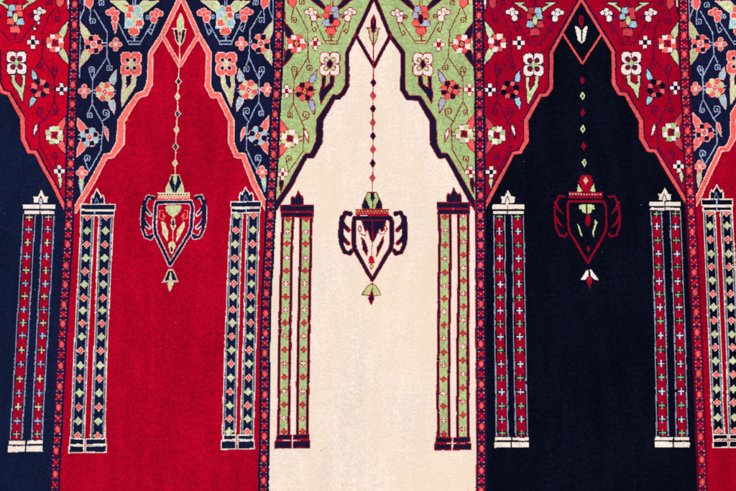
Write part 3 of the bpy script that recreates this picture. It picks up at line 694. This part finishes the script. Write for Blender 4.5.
def pend_black(M, Ms):
    poly(Ms([(370.6, 287), (372.2, 287), (371.6, 293), (368.6, 297.2), (364, 297)]), 'white')
    poly(Ms([(373.6, 287), (375, 287), (382, 297), (377.4, 296.6), (374.4, 293)]), 'white')
    ell(*M(372.8, 298), 2.4, 4.6, 'crimson'); dia(*M(372.8, 301), 1.4, 5, 'dkred')

lamp(1, 175.6, 175.9, .965, 1.02, -.05, dict(label='navy lamp with pale green flowers on the red niche', o='rosy', d='navy_a', hw=2.6, bw=2.9, rim=('lcream', 'lcream', 'salmon', 'navy_a', 'salmon'), inner=in_red, cap=cap_red, pend=pend_red))
lamp(2, 372.5, 192.8, 1, 1, 0, dict(label='dark lamp outlined in crimson on the cream niche', o='crimson', d='navy_c', hw=3.2, bw=3.6, rim=('crimson', 'brown', 'crimson', 'tan', 'salmon'), inner=in_cream, cap=cap_cream, pend=pend_cream))
lamp(3, 585.0, 176, 1.0, 1.0, .034, dict(label='thin red outlined lamp on the black niche', o=None, d='deepred', hw=1.8, bw=2.0, rim=('dkred', 'dkred', 'dkred', 'pink', None), inner=in_black, cap=cap_black, pend=pend_black))

def chain(n, cpt, beads, lc):
    if lc:
        yy = [cpt[0][1]] + [q[1] for q in beads] + [cpt[-1][1]]
        tb = [(b_, a_) for a_, b_ in cpt]
        for a_, b_ in zip(yy[:-1], yy[1:]):
            part('chain_link', fld[n]); line([(interp(tb, a_), a_), (interp(tb, b_), b_)], 1.05, lc)
    for k, (x, y) in enumerate(beads):
        part('bead', fld[n])
        if n == 1:
            if k % 2 == 0: dia(x, y, 3.2, 4.3, 'ivory'); dia(x, y, 2.4, 3.4, 'navy_a'); rect(x - .4, y - .6, x + .4, y + .8, 'greyblue')
            else: dia(x, y, 2.9, 4.6, 'lcream'); dia(x, y, 1.7, 2.8, 'lgreen')
        elif n == 2:
            dia(x, y, 3.3, 4.9, 'crimson'); dia(x, y, 2.5, 4.0, 'ink' if k % 2 == 0 else 'coral_d')
        else:
            if k % 2 == 0: dia(x, y, 2.5, 4.2, 'dkred')
            else: dia(x, y, 2.6, 4.4, 'lgreen'); dia(x, y, 1.0, 2.0, 'black')

chain(1, [(180.4, 44), (179.6, 68), (178.8, 84), (177.6, 118), (175.8, 150), (175.6, 176)], [(179.1, 82), (178, 97), (178, 114.3), (177, 130.2), (176, 147.3), (175.4, 163.6)], 'lcream')
chain(2, [(374, 44), (374.2, 68), (373.2, 84), (372.8, 110), (372.6, 193)], [(373.4, 83.6), (373, 96.4), (372.8, 109.4), (372.8, 123.4), (372.8, 137), (372.7, 150.2), (372.6, 163.8), (372.4, 178.4)], 'crimson')
chain(3, [(582, 70), (585, 176)], [(582, 81), (582, 96.4), (582.1, 113), (582.4, 129.6), (583, 147), (583.6, 163.4)], None)

part('tulip', fld[1])
poly([(181.2, 14.4), (184, 21), (184, 28), (182.8, 32), (179, 32), (177.8, 28), (178.2, 21)], 'lgreen', 'lcream', .8)
poly([(174.6, 29.6), (178.8, 30), (179.4, 38), (180, 46.4), (176.8, 42), (175.6, 36)], 'navy_a', 'lcream', .8)
poly([(186.6, 29.8), (182.6, 30.2), (181.4, 38), (180.6, 46.4), (184, 42), (185.4, 36)], 'navy_a', 'lcream', .8)
rect(172.6, 28.6, 176.4, 29.6, 'lcream')
part('tulip', fld[2])
poly([(366.8, 29), (380, 29), (378, 32), (377.6, 39), (373.6, 47.6), (369.8, 39), (369, 32)], 'green', 'brown', .8)
line([(373.5, 31), (373.5, 48)], .8, 'brown'); line([(366.4, 29), (380.4, 29)], 1.0, 'crimson')
poly([(371.6, 33), (375.4, 33), (374.6, 40), (373.5, 44), (372.2, 40)], 'lcream'); line([(373.5, 31), (373.5, 47)], .8, 'brown')
poly([(373.5, 15.6), (376, 21), (376, 28), (374.6, 33.4), (372.4, 33.4), (371, 28), (371.2, 21)], 'ink', 'crimson', .7)
line([(373.5, 19), (373.5, 24)], .7, 'crimson')
part('tulip', fld[3])
rect(578.8, 16.6, 583.6, 24, 'dkred'); rect(580.4, 18, 582.2, 22.4, 'wine'); poly([(579, 23.4), (583.2, 23.4), (581.4, 29)], 'red_c')
poly([(574.4, 27), (577.6, 27.8), (580.2, 31), (581.2, 44), (577.8, 41.4), (576, 34)], 'white')
poly([(587.2, 27), (584.2, 27.8), (582.2, 31), (581.8, 44), (584.2, 41.4), (586, 34)], 'white')

# small stray knots seen on the carpet
def speck(x, y, c, s=.9):
    a = int((x - PX0) * SS); b = int((y - PY0) * SS); r = int(s * SS)
    COL[b:b + r, a:a + r] = YI[c]
rngs = np.random.RandomState(5)
for x, y, c in ((35.4, 289.6, 'line'), (5.4, 214, 'greyblue'), (78, 355, 'line'), (330, 270, 'tan'), (392, 424, 'tan'), (301, 451, 'tan'), (321, 450, 'brown'), (325, 277, 'brown'), (356, 451, 'tan'),
                (523, 162, 'greyblue'), (601, 252, 'greyblue'), (640, 205, 'greyblue'), (128, 120, 'pink'), (176, 322, 'salmon'), (160, 348, 'salmon'), (422, 118, 'tan'), (426, 150, 'tan'), (342, 484, 'brown'), (467, 489, 'crimson')):
    speck(x, y, c)
for _ in range(70):
    speck(286 + rngs.rand() * 185, 215 + rngs.rand() * 270, 'ivory', .8) if False else None

if not bpy:
    import OpenImageIO as oiio
    pal = np.array([YARN[n] for n in YN], np.uint8)
    y0, y1 = (0 - PY0) * SS, (491 - PY0) * SS; x0, x1 = (0 - PX0) * SS, (736 - PX0) * SS
    img = pal[COL[y0:y1:2, x0:x1:2]]
    o = oiio.ImageOutput.create('/workdir/design.png')
    o.open('/workdir/design.png', oiio.ImageSpec(img.shape[1], img.shape[0], 3, 'uint8')); o.write_image(np.ascontiguousarray(img)); o.close()
    print(len(PARTS)); sys.exit()


# ------------------------------------------------------------------ knots
SU = 0.003532                       # metres per drawing unit at the middle of the carpet
PX_, PY_ = 0.00262, 0.00240         # knot pitch across and along the warp
ct, st = math.cos(TILT), math.sin(TILT)
CY, CZ = -DIST * st, DIST * ct

def plane_to_design(X, Y):
    """the drawing was measured on a slightly foreshortened picture: undo that for a point of the carpet"""
    dy, dz = Y - CY, -CZ
    cy = dy * ct + dz * st; cz = -dy * st + dz * ct
    return W0 / 2 + X / -cz / KPX, H0 / 2 - cy / -cz / KPX

def design_to_plane(x, y):
    dx, dy = (x - W0 / 2) * KPX, -(y - H0 / 2) * KPX
    wy = dy * ct + st; wz = dy * st - ct
    t = CZ / -wz
    return dx * t, CY + wy * t

XL, XR = -1.66, 1.66
YT = design_to_plane(368, -46)[1]; YB = design_to_plane(368, 590)[1]
NX = int((XR - XL) / PX_); NY = int((YT - YB) / PY_)
rng = np.random.RandomState(11)
xc = XL + (np.arange(NX) + .5) * PX_; yc = YT - (np.arange(NY) + .5) * PY_
X, Y = np.meshgrid(xc, yc)

def smooth_noise(shape, cell, seed, amp=1.0):
    r = np.random.RandomState(seed)
    ny, nx = shape[0] // cell[0] + 3, shape[1] // cell[1] + 3
    g = r.rand(ny, nx) * 2 - 1
    yy = np.arange(shape[0]) / cell[0]; xx = np.arange(shape[1]) / cell[1]
    i = yy.astype(int); j = xx.astype(int)
    fy = yy - i; fx = xx - j; fy = fy * fy * (3 - 2 * fy); fx = fx * fx * (3 - 2 * fx)
    a = g[i][:, j] * (1 - fx) + g[i][:, j + 1] * fx
    b = g[i + 1][:, j] * (1 - fx) + g[i + 1][:, j + 1] * fx
    return (a * (1 - fy[:, None]) + b * fy[:, None]) * amp

jx = smooth_noise(X.shape, (24, 28), 1, .30) + smooth_noise(X.shape, (5, 6), 2, .12) + (rng.rand(*X.shape) - .5) * .16
jy = smooth_noise(X.shape, (26, 22), 3, .30) + smooth_noise(X.shape, (6, 5), 4, .12) + (rng.rand(*X.shape) - .5) * .16
U, V = plane_to_design(X, Y)
iu = np.clip(((U + jx - PX0) * SS).astype(int), 0, GW - 1); iv = np.clip(((V + jy - PY0) * SS).astype(int), 0, GH - 1)
kc = COL[iv, iu]; kp = PRT[iv, iu]
# closing border of the rug beyond the picture, along its top end
# vertices of the pile, one per knot corner; the pile is not perfectly level
VX = XL + np.arange(NX + 1) * PX_; VY = YT - np.arange(NY + 1) * PY_

def level(x, y):
    """soft undulation of the carpet lying on the floor, metres"""
    return (.0016 * np.sin(x * 3.1 + y * 1.3 + .6) + .0013 * np.sin(x * -1.7 + y * 4.3 + 2.0) + .0007 * np.sin(x * 9.0 + y * 2.1) + .0006 * np.sin(y * 11 - x * 3.0 + 1))
THK = .009
GXv, GYv = np.meshgrid(VX, VY)
hz = THK + level(GXv, GYv)
hz += (rng.rand(*hz.shape) - .5) * .00052
hz += smooth_noise(hz.shape, (3, 3), 7, .00007) + smooth_noise(hz.shape, (2, 14), 8, .00006) + smooth_noise(hz.shape, (30, 3), 9, .00008)
GXj = GXv + (rng.rand(*hz.shape) - .5) * .0006; GYj = GYv + (rng.rand(*hz.shape) - .5) * .0006

# ------------------------------------------------------------------ wool materials
def lin(c):
    c = c / 255.0
    return c / 12.92 if c <= .04045 else ((c + .055) / 1.055) ** 2.4
ALB = 0.86
MATS = {}
def wool(name, rgb):
    m = bpy.data.materials.new('wool_' + name); m.use_nodes = True
    nt = m.node_tree; N = nt.nodes; L = nt.links
    b = N['Principled BSDF']
    b.inputs['Roughness'].default_value = .95
    b.inputs['Specular IOR Level'].default_value = .02
    col = [max(lin(v) * ALB, .0004) for v in rgb]
    tc = N.new('ShaderNodeTexCoord')
    def noise(scale, vec_scale, detail):
        mp = N.new('ShaderNodeMapping'); mp.inputs['Scale'].default_value = vec_scale
        L.new(tc.outputs['Object'], mp.inputs['Vector'])
        n = N.new('ShaderNodeTexNoise'); n.inputs['Scale'].default_value = scale; n.inputs['Detail'].default_value = detail
        L.new(mp.outputs[0], n.inputs['Vector']); return n.outputs['Fac']
    fine = noise(300, (1, 1.15, 1), 1)            # single knots taking the dye differently
    row = noise(26, (.7, 3.4, 1), 3)             # faint rows of the weave
    colm = noise(9, (2.6, .45, 1), 5)            # faint warp streaks
    blot = noise(3.2, (1.3, .8, 1), 6)                 # slow drift of the dye lot
    def mul(a, lo, hi):
        r = N.new('ShaderNodeMapRange'); r.inputs['From Min'].default_value = .25; r.inputs['From Max'].default_value = .75
        r.inputs['To Min'].default_value = lo; r.inputs['To Max'].default_value = hi; L.new(a, r.inputs['Value']); return r.outputs[0]
    k = {'cream': .50, 'black': 2.0, 'navy_a': 1.3, 'navy_b': 1.1}.get(name, 1.0)
    fs = [mul(fine, 1 - .34 * k, 1 + .34 * k), mul(row, 1 - .08 * k, 1 + .08 * k), mul(colm, 1 - .16 * k, 1 + .16 * k), mul(blot, 1 - .15 * k, 1 + .15 * k), mul(noise(95, (1, 1, 1), 3), 1 - .24 * k, 1 + .24 * k)]
    cur = fs[0]
    for f in fs[1:]:
        mm = N.new('ShaderNodeMath'); mm.operation = 'MULTIPLY'; L.new(cur, mm.inputs[0]); L.new(f, mm.inputs[1]); cur = mm.outputs[0]
    mix = N.new('ShaderNodeVectorMath'); mix.operation = 'SCALE'; mix.inputs[0].default_value = col
    L.new(cur, mix.inputs['Scale'])
    last = mix.outputs[0]
    if name in ('cream', 'ivory', 'lcream', 'white'):
        # undyed wool yellows in soft patches
        y = noise(4.5, (1.4, .7, 1), 6); y2 = mul(y, 0, 1)
        mx = N.new('ShaderNodeMix'); mx.data_type = 'RGBA'; mx.inputs['B'].default_value = (*[c * q for c, q in zip(col, (.98, .915, .78))], 1)
        L.new(y2, mx.inputs['Factor']); L.new(last, mx.inputs['A'])
        last = mx.outputs['Result']
    L.new(last, b.inputs['Base Color'])
    bp = N.new('ShaderNodeBump'); bp.inputs['Strength'].default_value = .25; bp.inputs['Distance'].default_value = .0006
    L.new(noise(900, (1, 1, 1), 2), bp.inputs['Height']); L.new(bp.outputs[0], b.inputs['Normal'])
    return m
for nme in YN: MATS[nme] = wool(nme, YARN[nme])

coll = scene.collection
carpet = bpy.data.objects.new('carpet', None); coll.objects.link(carpet)
carpet['label'] = 'hand-knotted wool prayer rug with arched niches in navy, red, cream and black side by side'
carpet['category'] = 'rug'

def build_part(idx, parent):
    sel = np.nonzero(kp == idx)
    if len(sel[0]) < 2: return None
    name, _, label = PARTS[idx]
    r, c = sel
    w1 = NX + 1
    q = np.stack([(r + 1) * w1 + c, (r + 1) * w1 + c + 1, r * w1 + c + 1, r * w1 + c], 1)
    uniq, inv = np.unique(q.ravel(), return_inverse=True)
    co = np.stack([GXj.ravel()[uniq], GYj.ravel()[uniq], hz.ravel()[uniq]], 1).astype(np.float32)
    me = bpy.data.meshes.new(name)
    n = len(r)
    me.vertices.add(len(uniq)); me.loops.add(4 * n); me.polygons.add(n)
    me.vertices.foreach_set('co', co.ravel())
    me.loops.foreach_set('vertex_index', inv.astype(np.int32).ravel())
    me.polygons.foreach_set('loop_start', np.arange(0, 4 * n, 4, dtype=np.int32))
    me.polygons.foreach_set('loop_total', np.full(n, 4, np.int32))
    cols = kc[r, c]; used = np.unique(cols)
    lut = np.zeros(256, np.int32)
    for i, u in enumerate(used):
        me.materials.append(MATS[YN[u]]); lut[u] = i
    me.polygons.foreach_set('material_index', lut[cols])
    me.polygons.foreach_set('use_smooth', np.zeros(n, bool))
    me.update(calc_edges=True)
    o = bpy.data.objects.new(name, me); coll.objects.link(o); o.parent = parent
    if label: o['label'] = label
    return o

objs = {}
for i, (nm, par, lab) in enumerate(PARTS):
    o = build_part(i, carpet if par < 0 else (objs.get(par) or carpet))
    if o: objs[i] = o

# woven foundation under the pile, with the turned edges of the rug
bx_ = np.linspace(XL - .004, XR + .004, 90); by_ = np.linspace(YB - .004, YT + .004, 64)
vs_, fs_ = [], []
for y in by_:
    for x in bx_: vs_.append((x, y, THK - .0032 + float(level(np.float64(x), np.float64(y)))))
nb = len(bx_)
for j in range(len(by_) - 1):
    for i in range(nb - 1): a = j * nb + i; fs_.append((a, a + 1, a + nb + 1, a + nb))
ring = [i for i in range(nb)] + [j * nb + nb - 1 for j in range(1, len(by_))] + [(len(by_) - 1) * nb + i for i in range(nb - 2, -1, -1)] + [j * nb for j in range(len(by_) - 2, 0, -1)]
base = len(vs_)
for v in ring: vs_.append((vs_[v][0], vs_[v][1], .0005))
for k in range(len(ring)):
    k2 = (k + 1) % len(ring)
    fs_.append((ring[k2], ring[k], base + k, base + k2))
me = bpy.data.meshes.new('foundation'); me.from_pydata(vs_, [], fs_); me.materials.append(MATS['ivory'])
o = bpy.data.objects.new('foundation', me); coll.objects.link(o); o.parent = carpet

# floor the rug lies on
me = bpy.data.meshes.new('floor'); e = 12
me.from_pydata([(-e, -e, 0), (e, -e, 0), (e, e, 0), (-e, e, 0)], [], [(0, 1, 2, 3)])
fm = bpy.data.materials.new('floor_stone'); fm.use_nodes = True
nt = fm.node_tree; b = nt.nodes['Principled BSDF']; b.inputs['Roughness'].default_value = .7
n = nt.nodes.new('ShaderNodeTexNoise'); n.inputs['Scale'].default_value = 30; n.inputs['Detail'].default_value = 8
cr = nt.nodes.new('ShaderNodeValToRGB'); cr.color_ramp.elements[0].color = (.22, .21, .19, 1); cr.color_ramp.elements[1].color = (.36, .34, .31, 1)
nt.links.new(n.outputs['Fac'], cr.inputs[0]); nt.links.new(cr.outputs[0], b.inputs['Base Color'])
me.materials.append(fm)
o = bpy.data.objects.new('floor', me); coll.objects.link(o); o['kind'] = 'structure'
